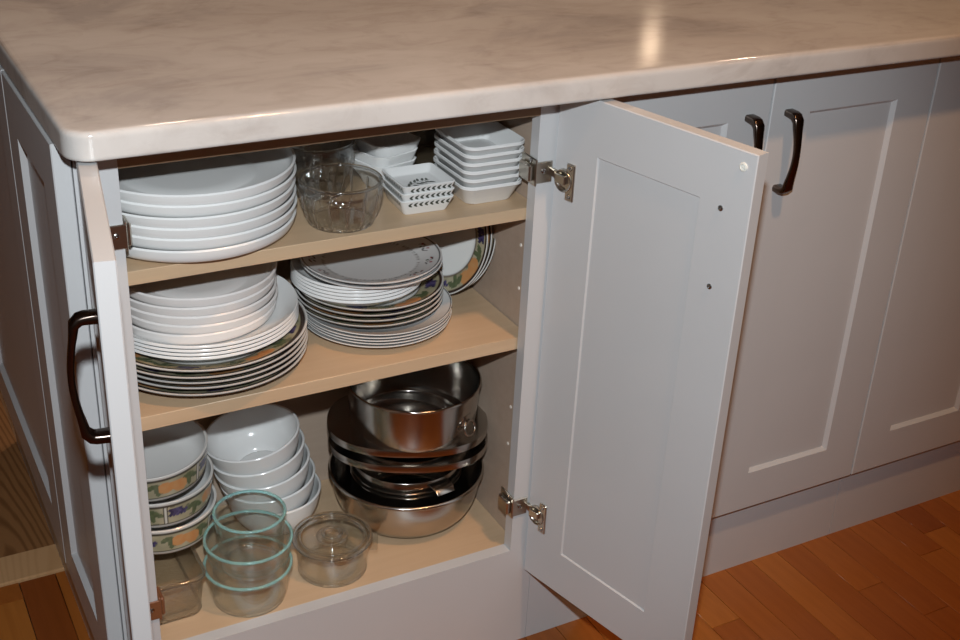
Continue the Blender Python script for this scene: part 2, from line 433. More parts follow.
def screw(parent, x, y, z, r=.0032, out=1, mat='screw', h=.0018):
    """small domed screw head facing +y*out."""
    bm = bmesh.new()
    add_lathe(bm, [(0, 0), (r, 0), (r*.95, h*.6), (r*.6, h), (r*.28, h), (r*.24, h*.45), (0, h*.45)], 14, mtx=Matrix.Translation((x, y, z)) @ Matrix.Rotation(-out*PI/2, 4, 'X'))
    return finish(bm, 'screw', mat, parent)

# --- the open cabinet
cab = empty('base_cabinet', (0, 0, 0))
tag(cab, 'grey painted base cabinet standing open with both doors swung out, full of dishes', 'cabinet')
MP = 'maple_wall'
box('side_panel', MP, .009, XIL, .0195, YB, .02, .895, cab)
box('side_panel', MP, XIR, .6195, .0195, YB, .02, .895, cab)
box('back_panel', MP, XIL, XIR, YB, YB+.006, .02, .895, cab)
box('bottom_panel', 'maple', XIL, XIR, .0195, YB, SF-.018, SF, cab)
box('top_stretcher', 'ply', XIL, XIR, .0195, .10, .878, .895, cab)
box('shelf', 'maple', XIL+.001, XIR-.001, .021, YB-.003, S1-.0178, S1, cab, .0008)
box('shelf', 'maple', XIL+.001, XIR-.001, .021, YB-.003, S2-.0195, S2, cab, .0008)
box('stile', 'paint', .0088, XL, 0, .0192, 0, .899, cab, 0)
box('stile', 'paint', XS, .6218, 0, .0192, 0, .899, cab, 0)
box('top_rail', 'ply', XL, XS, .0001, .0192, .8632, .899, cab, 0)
box('bottom_rail', 'paint', XL, XS, 0, .0192, 0, .1823, cab, 0)
for yy, zz in ((.057, .659), (.055, .594), (.056, .40), (.057, .336)):
    bm = bmesh.new(); add_lathe(bm, [(0, 0), (.0026, 0), (.0026, .0008), (.0014, .0011), (0, .0005)], 12, mtx=Matrix.Translation((XIR, yy, zz)) @ Matrix.Rotation(-PI/2, 4, 'Y'))
    finish(bm, 'shelf_pin_socket', 'pin', cab)
# end panel: same framed look as the doors, on the side of the island
def end_panel(parent, y0, wd):
    bm = bmesh.new(); shaker(bm, wd, .899-.148, .0195, .0655, d1=.0075, b1=.0065)
    o = finish(bm, 'end_panel', 'paint', parent, 20)
    o.matrix_local = Matrix.Translation((-.0118, y0+wd, .148)) @ Matrix.Rotation(-PI/2, 4, 'Z')
    return o
end_panel(cab, 0.0, .288)
box('side_plinth', 'paint', .0082, .0090, .0, .29, 0, .148, cab, 0)
# doors
def hang(o, hx, hy, ang_dir, ang_n):
    """place door so local x runs along ang_dir from the hinge and local -y (outer face) points along ang_n."""
    X = Vector((*ang_dir, 0)).normalized(); Y = -Vector((*ang_n, 0)).normalized(); Z = Vector((0, 0, 1))
    mm = Matrix((X, Y, Z)).transposed().to_4x4(); mm.translation = (hx, hy, ZD0); o.matrix_local = mm
HZ = 0.7680 - ZD0
# right door: inner face toward the camera, hinge line on the right stile
a = 0.2369
dR = make_door('door', cab)
# its outer face is mirrored: local x from hinge, y=0 outer. inner face line starts at (0.6078,-0.0038)
dirR = (math.sin(a), -math.cos(a)); nR = (math.cos(a), math.sin(a))     # outer normal points right
hang(dR, .6078+nR[0]*DT, -.0038+nR[1]*DT, dirR, nR)
# (local x, -y) give a right-handed frame only with z flipped for this side, so check and mirror the slab
if dR.matrix_local.determinant() < 0:
    me = dR.data; me.transform(Matrix.Scale(-1, 4, (0, 1, 0))); me.flip_normals()
    X = Vector((*dirR, 0)); Z = Vector((0, 0, 1)); Yv = Z.cross(X)
    mm = Matrix((X, Yv, Z)).transposed().to_4x4(); mm.translation = (.6078+nR[0]*DT, -.0038+nR[1]*DT, ZD0); dR.matrix_local = mm
    RS = -1
else: RS = 1
hR = make_handle(dR, DW-.036, HZ)
if RS < 0:
    hR.data.transform(Matrix.Scale(-1, 4, (0, 1, 0))); hR.data.flip_normals()
for zz in (.8235, .7245): screw(dR, .2655, RS*DT, zz-ZD0, .0036, RS)
bm = bmesh.new(); add_lathe(bm, [(0, 0), (.0055, 0), (.0052, .0012), (.0035, .0018), (.0028, .0010), (.0015, .0009), (.0012, .0016), (0, .0017)], 20, mtx=Matrix.Translation((.288, RS*DT, .880-ZD0)) @ Matrix.Rotation(-RS*PI/2, 4, 'X'))
finish(bm, 'bumper', 'rubber', dR)
# left door: seen edge-on with its outer face toward the left
b_ = 0.1633
dirL = (-math.sin(b_), -math.cos(b_)); nL = (-math.cos(b_), math.sin(b_))
dL = make_door('door', cab)
X = Vector((*dirL, 0)); Z = Vector((0, 0, 1)); Yv = Z.cross(X)
mm = Matrix((X, Yv, Z)).transposed().to_4x4(); mm.translation = (.0118, -.004, ZD0); dL.matrix_local = mm
LSgn = 1
if (mm.to_3x3() @ Vector((0, -1, 0))).dot(Vector((*nL, 0))) < 0:
    dL.data.transform(Matrix.Scale(-1, 4, (0, 1, 0))); dL.data.flip_normals(); LSgn = -1
hL = make_handle(dL, DW-.036, HZ)
if LSgn < 0: hL.data.transform(Matrix.Scale(-1, 4, (0, 1, 0))); hL.data.flip_normals()
# hinges
def hinge_R(z):
    bm = bmesh.new()
    add_box(bm, XS-.0035, XS-.0003, -.003, .034, z-.018, z+.018, .001, 1)      # flange inside the opening
    add_box(bm, XS-.0035, XS+.022, -.0032, -.0004, z-.0145, z+.0145, .001, 1)  # front plate on the stile
    add_box(bm, XS-.010, XS-.0033, .002, .030, z-.013, z+.010, .002, 1)        # spring housing
    add_box(bm, XS+.020, XS+.031, -.010, -.002, z-.006, z+.004, .001, 1)       # link arm
    o = finish(bm, 'hinge', 'nickel', cab, 30)
    for yy, zz in ((.010, .010), (.026, -.010)):
        bm = bmesh.new(); add_lathe(bm, [(0, 0), (.003, 0), (.0027, .0012), (.001, .0014), (0, .0008)], 12, mtx=Matrix.Translation((XS-.0095 if abs(zz) < .0 else XS-.0036, yy, z+zz+.004)) @ Matrix.Rotation(-PI/2, 4, 'Y')); finish(bm, 'screw', 'screw', o)
    screw(o, XS+.0085, -.0032, z+.002, .0035, -1)
    # cup and fixing plate on the door's inner face
    bm = bmesh.new(); y0 = RS*DT; s0 = .020
    Tm = Matrix.Translation((s0, y0, z-ZD0-.006)) @ Matrix.Rotation(-RS*PI/2, 4, 'X')
    prof = [(0, .001), (.010, .001), (.012, .004), (.0145, .005), (.0155, .003), (.0155, 0)]
    add_lathe(bm, prof, 28, mtx=Tm)
    add_box(bm, s0+.004, s0+.018, min(y0, y0+RS*.0035), max(y0, y0+RS*.0035), z-ZD0-.006-.025, z-ZD0-.006+.025, .001, 1)
    add_box(bm, s0-.012, s0+.006, min(y0+RS*.001, y0+RS*.008), max(y0+RS*.001, y0+RS*.008), z-ZD0-.010, z-ZD0+.002, .001, 1)
    c = finish(bm, 'hinge_cup', 'nickel', dR, 30)
    for dz in (-.019, .019):
        bm = bmesh.new(); add_lathe(bm, [(0, 0), (.0034, 0), (.003, .0013), (.001, .0015), (0, .0008)], 12, mtx=Matrix.Translation((s0+.011, y0+RS*.0035, z-ZD0-.006+dz)) @ Matrix.Rotation(-RS*PI/2, 4, 'X')); finish(bm, 'screw', 'screw', dR)
hinge_R(.787); hinge_R(.262)
def hinge_L(z, cap=False):
    bm = bmesh.new()
    add_box(bm, XL+.0003, XL+.0035, -.003, .030, z-.018, z+.018, .001, 1)
    add_box(bm, XL-.022, XL+.0035, -.0032, -.0004, z-.0145, z+.0145, .001, 1)
    add_box(bm, XL+.0033, XL+.009, .000, .028, z-.014, z+.014, .002, 1)
    add_box(bm, XL-.030, XL-.018, -.010, -.002, z-.006, z+.006, .001, 1)
    o = finish(bm, 'hinge', 'plastic' if cap else 'nickel', cab, 30)
    screw(o, XL-.009, -.0032, z+.002, .0035, -1)
hinge_L(.785); hinge_L(.262, True)

# --- cabinets further along the front with closed doors
def closed_cabinet(name, x0, x1, doors, label):
    t = empty(name, (x0, 0, 0)); W = x1-x0
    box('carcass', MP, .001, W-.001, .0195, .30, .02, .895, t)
    bm = bmesh.new()
    for q in ((0.0002, .04, 0, .899), (W-.04, W-.0002, 0, .899), (.04, W-.04, .8615, .899), (.04, W-.04, 0, .182)): add_box(bm, q[0], q[1], 0, .0192, q[2], q[3], 0)
    finish(bm, 'face_frame', 'paint', t, 30)
    for dx, hxl in doors:
        wd = DW+.0065
        bm = bmesh.new(); shaker(bm, wd, ZD1-ZD0, DT, FR); o = finish(bm, 'door', 'paint', t, 20)
        o.location = (dx-x0, -.0210, ZD0)
        if hxl is not None: make_handle(o, hxl-dx, HZ+.006, .112)
    return tag(t, label, 'cabinet')
G1, G2 = .9442, 1.2588
closed_cabinet('base_cabinet', .6222, 1.2590, [(G1-.0015-.3121, G1-.0365), (G1+.0015, G1+.0335)], 'grey base cabinet with two closed framed doors and paired dark handles')
closed_cabinet('base_cabinet', 1.2596, 1.90, [(G2+.002, G2+.002+.3121-.035), (G2+.002+.3161, G2+.002+.3161+.035)], 'grey closed base cabinet beyond the one with paired dark handles')
# --- rear cabinet of the island, back to back with the open one
rear = empty('base_cabinet', (0, 0, 0))
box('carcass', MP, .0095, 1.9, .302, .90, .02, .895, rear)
end_panel(rear, .2915, .600)
box('side_plinth', 'paint', .0082, .0094, .2915, .90, 0, .148, rear, 0)
tag(rear, 'grey cabinet on the island side with framed end panel, behind the open one', 'cabinet')

# ------------------------------------------------------------------ crockery builders
ORD = ['topmost', 'second from the top', 'third from the top', 'fourth from the top', 'fifth from the top', 'sixth from the top', 'seventh from the top']
def ordlab(i_from_bottom, n, text):
    k = n-1-i_from_bottom
    return (ORD[k] if k < n-1 else 'lowest') + ' of ' + text
def stack(mesh_obj, name, cat, pts, text, group, rots=None):
    """first point uses the object itself, the rest are linked copies; pts bottom to top."""
    out = []
    for i, p in enumerate(pts):
        o = mesh_obj if i == 0 else mesh_obj.copy()
        if i: COL.objects.link(o)
        o.location = p
        if rots: o.rotation_euler = rots[i]
        else: o.rotation_euler = (0, 0, 0.7*i)
        tag(o, ordlab(i, len(pts), text), cat, group); out.append(o)
    return out
# fruit decoration used on the patterned china -------------------------------------------------
OLIVE = (.30, .275, .17); BEIGE = (.52, .46, .32); GREEN = (.08, .095, .055); ORANGE = (.62, .25, .085); YEL = (.60, .36, .16); PURP = (.04, .034, .085); BROWN = (.045, .028, .022); WHITE = (.78, .77, .74)
def mixc(a, b, f): return tuple(x*(1-f)+y*f for x, y in zip(a, b))
def motif(kind, s, t, k):
    if kind == 'pear':
        for (cx, cy, r) in ((-.010, .001, .0105), (-.001, .002, .0075), (.012, -.002, .0110), (.004, .003, .007)):
            dd = math.hypot(s-cx, t-cy)/r
            if dd < 1: return mixc(ORANGE, YEL, max(0, min(1, .5+.5*noise.noise(Vector((s*120, t*120, k))))) * .8)
    elif kind == 'grape':
        for j in range(14):
            gx = (j % 5-2)*.0052+(.0026 if (j//5) % 2 else 0); gy = (j//5-1)*.0046
            if math.hypot(s-gx, t-gy) < .0029: return mixc(PURP, (.11, .085, .20), (j*7 % 5)/5)
    elif kind == 'leaf':
        for (cx, cy, an) in ((-.006, .002, .5), (.007, -.001, -.6), (.0, -.006, 1.6)):
            u = (s-cx)*math.cos(an)+(t-cy)*math.sin(an); v_ = -(s-cx)*math.sin(an)+(t-cy)*math.cos(an)
            if (u/.0095)**2+(v_/.0042)**2 < 1: return mixc(GREEN, (.16, .19, .09), .5+.5*noise.noise(Vector((s*200, t*200, k))))
    return None
def fruit(s, t, motifs):
    bg = mixc(OLIVE, BEIGE, max(0, min(1, .55+.9*noise.noise(Vector((s*45, t*60, 3.1))))))
    if noise.noise(Vector((s*70, t*85, 9.0))) > .40: bg = mixc(bg, GREEN, .65)
    for k, (kind, s0, t0) in enumerate(motifs):
        if abs(s-s0) < .03:
            c = motif(kind, s-s0, t-t0, k)
            if c: return c
    return bg
def paint(o, fn):
    me = o.data; at_ = me.attributes.new('print', 'FLOAT_COLOR', 'POINT')
    vals = []
    for i, v in enumerate(me.vertices): vals += [*fn(v.co, i), 1.0]
    at_.data.foreach_set('color', vals)
def dense(P, step):
    Q = [P[0]]
    for a_, b2 in zip(P, P[1:]):
        n = max(1, int(math.hypot(b2[0]-a_[0], b2[1]-a_[1])/step))
        Q += [tuple(a_[k]+(b2[k]-a_[k])*i/n for k in (0, 1)) for i in range(1, n+1)]
    return Q
def rim_plate_profile(R, H, well, t=.0042):
    top = [(R, H), (R*.985, H+.0004), (R*.97, H-.0006), (well*1.10, H*.47), (well, H*.30), (well*.93, t), (0, t)]
    bot = [(0, .0012), (well*.62, .0012), (well*.66, 0), (well*.72, 0), (well*.75, .0015), (well*1.0, H*.30-t*.55), (well*1.14, H*.47-t*.75), (R*.985, H-t*.72), (R, H-t*.35)]
    return bot, top
def fruit_plate(name, R, H, well, seq):
    bot, top = rim_plate_profile(R, H, well)
    prof = bot + dense(top[:5], .0022) + top[5:]
    bm = bmesh.new(); add_lathe(bm, prof, 300); o = finish(bm, name, 'china', ang=50)
    nb = len(bot)
    mid = (well*1.08+R*.95)/2
    mots = [(k, math.radians(a_)*mid, dt) for k, a_, dt in seq]
    mots += [(k, s-2*PI*mid, dt) for k, s, dt in mots] + [(k, s+2*PI*mid, dt) for k, s, dt in mots]
    ring_r = {}
    def fn(co, i):
        r = math.hypot(co.x, co.y); ring = (i-1)//300 if i else 0
        topside = ring >= nb-1
        if not topside:
            return (.33, .30, .27) if r < R*.93 else BROWN
        if r > R*.972: return (.62, .60, .57)
        if r > R*.935: return BROWN
        if r > well*1.06:
            return fruit(math.atan2(co.y, co.x)*mid, r-mid, mots)
        if r > well*1.02: return (.16, .12, .09)
        return WHITE
    paint(o, fn); return o
# --- upper shelf: six deep white plates with upright rims
def coupe_upright(name, R, H, mat):
    prof = shell_profile([(0, .0015), (R*.60, .0015), (R*.62, 0), (R*.72, 0), (R*.84, .0015), (R*.955, .0065), (R*.985, H*.62), (R, H)], .0036, 1)
    bm = bmesh.new(); add_lathe(bm, prof, 128); return finish(bm, name, mat, ang=40)
pl = coupe_upright('dinner_plate', .129, .0215, 'ceramic')
pts = [(.165+.0012*((k*2) % 3-1), .123+.001*((k*5) % 3-1), S1+.0002+.0135*k) for k in range(6)]
stack(pl, 'dinner_plate', 'plate', pts, 'six deep white plates stacked on the upper shelf', 'deep white plates on the upper shelf')

# --- middle shelf, stack against the left door
seqH = [('pear', -70, 0), ('leaf', -88, .002), ('grape', -117, .001), ('leaf', -133, 0), ('leaf', -50, 0), ('grape', -30, 0), ('leaf', -14, 0), ('pear', 8, 0), ('leaf', 28, 0), ('grape', 50, 0), ('leaf', 70, 0), ('pear', 95, 0), ('leaf', 115, 0), ('grape', 140, 0), ('leaf', 160, 0), ('pear', -165, 0), ('leaf', -148, 0)]
fp = fruit_plate('patterned_plate', .134, .0205, .092, seqH)
HX, HY = .176, .1385
zs = [S2+.0002+.0080*i for i in range(5)]
rz = [(0, 0, 2.1), (0, 0, .9), (0, 0, -1.2), (0, 0, 3.0), (0, 0, 0)]
stack(fp, 'patterned_plate', 'plate', [(HX+.001*((i*5) % 3-1), HY+.001*((i*2) % 3-1), z) for i, z in enumerate(zs)], 'five large fruit patterned plates under broad white plates', 'large fruit patterned plates on the middle shelf', rz)
def coupe_flat(name, R, H, mat='ceramic', t=.0034):
    prof = shell_profile([(0, .0012), (R*.50, .0012), (R*.52, 0), (R*.60, 0), (R*.66, .002), (R*.85, H*.42), (R, H)], t, 1)
    bm = bmesh.new(); add_lathe(bm, prof, 128); return finish(bm, name, mat, ang=40)
wp = coupe_flat('white_plate', .125, .0205)
z0 = zs[-1]+.0046
wz = [z0+.0050*i for i in range(4)]
stack(wp, 'white_plate', 'plate', [(.1785, .150+.0005*i, z) for i, z in enumerate(wz)], 'four broad white plates lying on large fruit patterned plates', 'broad white plates on the middle shelf')
sp = coupe_upright('salad_plate', .104, .0205, 'stoneware')
z0 = wz[-1]+.0040
sz_ = [z0+.0124*i for i in range(5)]
stack(sp, 'salad_plate', 'plate', [(.174+.0012*((i*2) % 3-1), .156, z) for i, z in enumerate(sz_)], 'five small deep white plates topping the broad white plates', 'small deep white plates on the middle shelf')

# --- middle shelf, centre stack
IX, IY = .424, .143
bot, top = rim_plate_profile(.1046, .0155, .070, .0032)
bm = bmesh.new(); add_lathe(bm, bot+top, 128); lp = finish(bm, 'lined_plate', 'china', ang=50)
paint(lp, lambda co, i: (.06, .055, .05) if .1046*.975 < math.hypot(co.x, co.y) < .1046*.9905 and co.z > .0135 else (.76, .75, .73))
lz = [S2+.0002+.0044*i for i in range(5)]
stack(lp, 'lined_plate', 'plate', [(IX+.0008*((i*5) % 3-1), IY-.001, z) for i, z in enumerate(lz)], 'five thin dark lined white plates beneath patterned salad plates', 'dark lined white plates on the middle shelf')
seqI = [('pear', -77, 0), ('leaf', -97, 0), ('leaf', -55, 0), ('grape', -30, 0), ('leaf', -5, 0), ('leaf', 22, 0), ('pear', 55, 0), ('leaf', 85, 0), ('grape', 115, 0), ('leaf', 145, 0), ('pear', 180, 0), ('leaf', -150, 0), ('grape', -125, 0)]
fs = fruit_plate('patterned_salad_plate', .1035, .0175, .068, seqI)
z0 = lz[-1]+.0048
fz = [z0+.0080*i for i in range(4)]
stack(fs, 'patterned_salad_plate', 'plate', [(IX-.005, IY+.013, z) for z in fz], 'four fruit patterned salad plates resting on dark lined plates', 'fruit patterned salad plates in the centre stack', [(0, 0, 1.3), (0, 0, 2.6), (0, 0, -1), (0, 0, 0)])
ws = coupe_flat('saucer_plate', .091, .020)
z0 = fz[-1]+.0046
tz = [z0+.0050*i for i in range(5)]
stack(ws, 'saucer_plate', 'plate', [(IX-.024, IY+.013, z) for z in tz], 'five thin white saucers between patterned and berry plates', 'thin white saucers in the centre stack')
bot, top = rim_plate_profile(.0975, .0150, .066, .0034)
bm = bmesh.new(); add_lathe(bm, bot+dense(top[:5], .002)+top[5:], 260); bp_ = finish(bm, 'berry_plate', 'china', ang=50)
def berry(co, i):
    r = math.hypot(co.x, co.y); a_ = math.atan2(co.y, co.x)
    if co.z > .0128 and .0975*.955 < r < .0975*.978: return (.05, .045, .045)
    if .070 < r < .092 and co.z > .006:
        k = round(a_/(2*PI/11)); s = (a_-k*2*PI/11)*.081; t = r-.081
        if abs(t-.004*math.sin(s*260)) < .0011 and abs(s) < .012: return (.07, .05, .05)
        for q, (bx, by) in enumerate(((-.006, .003), (.004, -.003), (.009, .002))):
            if math.hypot(s-bx, t-by) < .0021: return (.32, .035, .05) if q % 2 == 0 else (.05, .08, .04)
    if .066 < r < .0675: return (.30, .28, .27)
    return (.70, .69, .68)
paint(bp_, berry)
z0 = tz[-1]+.0135
stack(bp_, 'berry_plate', 'plate', [(IX-.007, IY+.001, z0), (IX-.008, IY+.002, z0+.0062)], 'two white berry sprig plates lying on thin saucers', 'berry sprig plates in the centre stack', [(0, 0, .4), (0, 0, 0)])
# three patterned plates standing on edge at the right of the middle shelf
seqJ = [('pear', a_, 0) if k == 0 else (('leaf', a_, 0) if k % 2 else ('grape', a_, 0)) for a_ in range(0, 360, 24) for k in [(a_//24) % 4]]
js = fruit_plate('leaning_plate', .086, .0155, .056, seqJ)
jn = Vector((-.88, -.38, .28)).normalized()
zax = jn; xax = Vector((0, 0, 1)).cross(zax).normalized(); yax = zax.cross(xax)
rotm = Matrix((xax, yax, zax)).transposed()
for i in range(3):
    o = js if i == 0 else js.copy()
    if i: COL.objects.link(o)
    c = Vector((.548+.0086*i, .197+.0037*i, 0)); c.z = S2+.0006+.086*yax.z
    mm = (rotm @ Matrix.Rotation(.9*i-2.2, 3, 'Z')).to_4x4(); mm.translation = c - zax*.0155
    # keep the lowest rim point on the shelf
    mm.translation.z += -(mm.translation + zax*.0155 - yax*.086).z + S2 + .0006 + (0.0045 if True else 0)
    o.matrix_world = mm
    tag(o, ['fruit patterned plate leaning on edge, foremost of three by the right wall', 'fruit patterned plate leaning on edge, between two others', 'fruit patterned plate leaning on edge, nearest the right cabinet wall'][i], 'plate', 'plates standing on edge')

# --- upper shelf: glass bowls
def fluted_bowl(name, R, r0, H, mat='glass', n=16, depth=.035, segs=192, t=.0038):
    out = [(0, .002), (r0*.75, .002), (r0*.8, 0), (r0*.95, 0), (r0*1.05, .006), (R*.93, H*.40), (R*.985, H*.72), (R, H)]
    prof = shell_profile(out, t, 2)
    bm = bmesh.new()
    def mod(a_, z, r): return 1 - depth*(0.5-0.5*math.cos(n*a_))*max(0, min(1, (H*.86-z)/(H*.3)))*min(1, r/(r0*.9))
    add_lathe(bm, prof, segs, mod); t_ = empty(name); finish(bm, 'bowl_body', mat, t_, 60)
    ring_part('rim', 'glass_thick', t_, R-.0018, H+.0005, .0021)
    ring_part('base_ring', 'glass_thick', t_, r0*.97, .0022, .0024)
    for q in range(n):
        a_ = 2*PI*q/n; ca, sa = math.cos(a_), math.sin(a_); bm = bmesh.new()
        P_ = chaikin([(r0*1.0, .003), (r0*1.07, .008), (R*.935, H*.40), (R*.985, H*.70), (R*.992, H*.80)], 1)
        add_tube(bm, [(r*ca, r*sa, z) for r, z in P_], .0013, 6); finish(bm, 'flute', 'glass_thick', t_, 60)
    return t_
tag(fluted_bowl('glass_bowl', .0525, .041, .056, 'glass_flute', 14, .06), 'clear fluted glass bowl beside the leaf print dishes, front of upper shelf', 'bowl').location = (.341, .070, S1+.0002)
tag(fluted_bowl('glass_bowl', .050, .036, .070, 'glass_smoke', 12, .07), 'taller fluted glass bowl behind the clear fluted bowl on the upper shelf', 'bowl').location = (.352, .178, S1+.0002)
# --- square white bowls behind
def square_bowl(name, h, hx):
    bm = bmesh.new()
    warp = lambda x, y, z: .011*max(0, z/h)**2*((abs(x)*abs(y))/(hx*hx)*1.0)**1.0 if z > h*.3 else 0
    t = .0035
    secs = [(0, .020, .020, .010), (.003, .022, .022, .011), (h*.35, hx*.72, hx*.72, .018), (h*.7, hx*.92, hx*.92, .016), (h, hx, hx, .013), (h+.001, hx-t*.5, hx-t*.5, .012), (h, hx-t, hx-t, .011), (h*.7, hx*.92-t, hx*.92-t, .014), (h*.35+t*.6, hx*.70-t, hx*.70-t, .015), (.007, .018, .018, .009)]
    add_loft(bm, secs, 6, warp); return finish(bm, name, 'ceramic', ang=50)
sb = square_bowl('square_bowl', .031, .0365)
stack(sb, 'square_bowl', 'bowl', [(.443, .170, S1+.0002), (.445, .171, S1+.0128), (.452, .176, S1+.0254)], 'three white square bowls behind the leaf print dishes', 'white square bowls on the upper shelf', [(0, 0, .28), (0, 0, .34), (0, 0, .22)])
# --- three little square dishes with a leaf print
LH = .0205; LX = .0375
bm = bmesh.new(); t = .0030
add_loft(bm, [(0, LX*.78, LX*.78, .005), (.002, LX*.82, LX*.82, .006), (LH, LX, LX, .006), (LH+.0008, LX-t*.5, LX-t*.5, .0055), (LH, LX-t, LX-t, .005), (.0122, LX*.83-t*.6, LX*.83-t*.6, .005), (.0108, LX*.76-t*.6, LX*.76-t*.6, .004)], 5)
ld = finish(bm, 'leaf_dish', 'ceramic', ang=30)
def leaf_poly(bm, c, u, v_, L, W):
    pts = []
    for k in range(8):
        a_ = 2*PI*k/8; pts.append(bm.verts.new(c + u*(L*math.cos(a_)) + v_*(W*math.sin(a_)*(1-.35*math.cos(a_)))))
    bm.faces.new(pts)
# printed sprig on the dish floor and the printed border on the outer walls
bm = bmesh.new(); zf = Vector((0, 0, .0111))
rr = random.Random(4)
for k in range(6):
    px = -.0185+.0062*k; py = -.007+.0024*k-.0009*(k-2.5)**2
    for s_ in (-1, 1):
        an = .30+s_*(.85+.12*(k % 2)); u = Vector((math.cos(an), math.sin(an), 0)); v_ = Vector((-u.y, u.x, 0))
        leaf_poly(bm, Vector((px, py, 0))+zf+u*(.0072+.001*rr.random()), u, v_, .0062-.0004*k, .0019)
for k in range(10):
    px = -.0205+.0040*k; py = -.0078+.00155*k-.0009*(k*.645-2.5)**2*.4
    leaf_poly(bm, Vector((px, py, 0))+zf, Vector((.93, .36, 0)), Vector((-.36, .93, 0)), .0024, .0004)
spr = finish(bm, 'leaf_sprig_print', 'ink', ld)
bm = bmesh.new()
slope = math.atan2(LX*.18, LH-.002)
for side in range(4):
    Rm = Matrix.Rotation(side*PI/2, 3, 'Z')
    for k in range(8):
        s = -LX*.80+LX*1.6*(k+.5)/8
        for sg in (-1, 1):
            z = .0150; off = LX*.82+(LX*.18)*(z-.002)/(LH-.002)+.00025
            up = Vector((0, -math.sin(slope), math.cos(slope))); al = Vector((1, 0, 0))
            u = (al*.80+up*sg*.60).normalized(); n_ = Vector((0, -math.cos(slope), -math.sin(slope))); v_ = n_.cross(u)
            c = Vector((s, -off, z)) + u*.0024
            leaf_poly(bm, Rm @ c, Rm @ u, Rm @ v_, .0034, .0014)
brd = finish(bm, 'leaf_border_print', 'ink', ld)
for i in range(3):
    o = ld if i == 0 else copy_tree(ld)
    o.location = (.4545+.0006*i, .084+.0004*i, S1+.0002+.0098*i); o.rotation_euler = (0, 0, -.05+.02*i)
    tag(o, ordlab(i, 3, 'three small square white dishes with dark leaf print'), 'dish', 'leaf print dishes on the upper shelf')
# --- six white rectangular dishes
bm = bmesh.new(); hx, hy, H, t = .0455, .0545, .0285, .0034
add_loft(bm, [(0, hx*.72, hy*.74, .012), (.002, hx*.76, hy*.78, .013), (H*.80, hx*.94, hy*.945, .015), (H*.88, hx*.995, hy, .0165), (H, hx, hy, .017), (H+.0008, hx-.0012, hy-.0012, .016), (H*.97, hx*.95-t*.3, hy*.955-t*.3, .014), (.0075, hx*.78-t*.4, hy*.80-t*.4, .012), (.0048, hx*.70, hy*.72, .010)], 7)
rd = finish(bm, 'rectangular_dish', 'ceramic', ang=40)
stack(rd, 'rectangular_dish', 'dish', [(.5490+.0003*i, .0955+.0003*i, S1+.0002+.0108*i) for i in range(6)], 'six white rectangular baking dishes beside the upper hinge', 'white rectangular dishes on the upper shelf', [(0, 0, .015*((i*2) % 3-1)) for i in range(6)])
# --- glass casserole at the very back of the upper shelf
def glass_dish(name, hx, hy, H, mat, cr=.02, t=.004):
    bm = bmesh.new()
    add_loft(bm, [(0, hx*.84, hy*.84, cr*.8), (.003, hx*.88, hy*.88, cr*.9), (H-.006, hx*.96, hy*.96, cr), (H-.004, hx, hy, cr*1.05), (H, hx, hy, cr*1.05), (H+.0005, hx*.96-t*.5, hy*.96-t*.5, cr*.95), (.010, hx*.88-t, hy*.88-t, cr*.8), (.006, hx*.82-t, hy*.82-t, cr*.7)], 7)
    t_ = empty(name); finish(bm, 'dish_body', mat, t_, 40)
    for nm, zz, f_, rad in (('rim', H-.001, .985, .0026), ('base_ring', .003, .87, .0022)):
        bm = bmesh.new(); add_tube(bm, [(x, y, zz) for x, y in rrect(hx*f_, hy*f_, cr, 7)], rad, 8, True); finish(bm, nm, 'glass_thick', t_, 60)
    return t_
tag(glass_dish('glass_casserole', .049, .052, .112, 'glass_smoke'), 'tall clear glass casserole at the back behind the white rectangular dishes', 'casserole').location = (.547, .2345, S1+.0002)

# ------------------------------------------------------------------ cabinet floor: bowls, glass, pots
# glass loaf dish under the patterned bowls
tag(glass_dish('glass_loaf_dish', .052, .103, .070, 'glass_tex', .018), 'pressed glass oblong dish under the fruit patterned bowls on the cabinet floor', 'dish').location = (.084, .150, SF+.0002)
# three patterned bowls
KR, KH = .0775, .047
out = [(0, .002), (.050, .002), (.052, 0), (.060, 0), (.0665, .0012), (.0705, .006), (.0725, .014), (KR, KH)]
inn = [(KR-.0012, KH+.001), (KR-.0036, KH+.0003), (.0715, .026), (.066, .012), (.052, .0065), (0, .006)]
prof = dense(out[:4], .01)[:]+dense(chaikin(out[3:], 1), .0017)[1:]+inn
bm = bmesh.new(); add_lathe(bm, prof, 300); kb = finish(bm, 'patterned_bowl', 'china', ang=50)
kk = [(k, math.radians(a_)*KR, dt) for k, a_, dt in [('pear', -88, -.002), ('leaf', -104, .002), ('leaf', -68, .003), ('grape', -42, .002), ('leaf', -22, 0), ('pear', 5, 0), ('leaf', 25, 0), ('grape', -130, 0), ('leaf', -150, 0), ('pear', 178, 0), ('grape', 50, 0), ('leaf', 75, 0), ('pear', 100, 0), ('leaf', 125, 0), ('grape', 150, 0)]]
n_out = len(prof)-len(inn)
def bowlpaint(co, i):
    ring = (i-1)//300 if i else 0
    r = math.hypot(co.x, co.y); z = co.z
    if ring >= n_out: return (.72, .71, .69)
    if z > KH-.0032: return (.70, .67, .63)
    if z > KH-.0062: return (.07, .06, .045)
    if z > .0115:
        a_ = math.degrees(math.atan2(co.y, co.x))
        q = (a_+200) % 72
        if q < 2.6: return (.66, .63, .56)
        if q < 3.6 or q > 71: return (.08, .07, .05)
        return fruit(math.atan2(co.y, co.x)*KR, z-.027, kk)
    if z > .0098: return (.08, .07, .05)
    return (.66, .62, .57)
paint(kb, bowlpaint)
KX, KY = .1105, .180; kz = SF+.0712
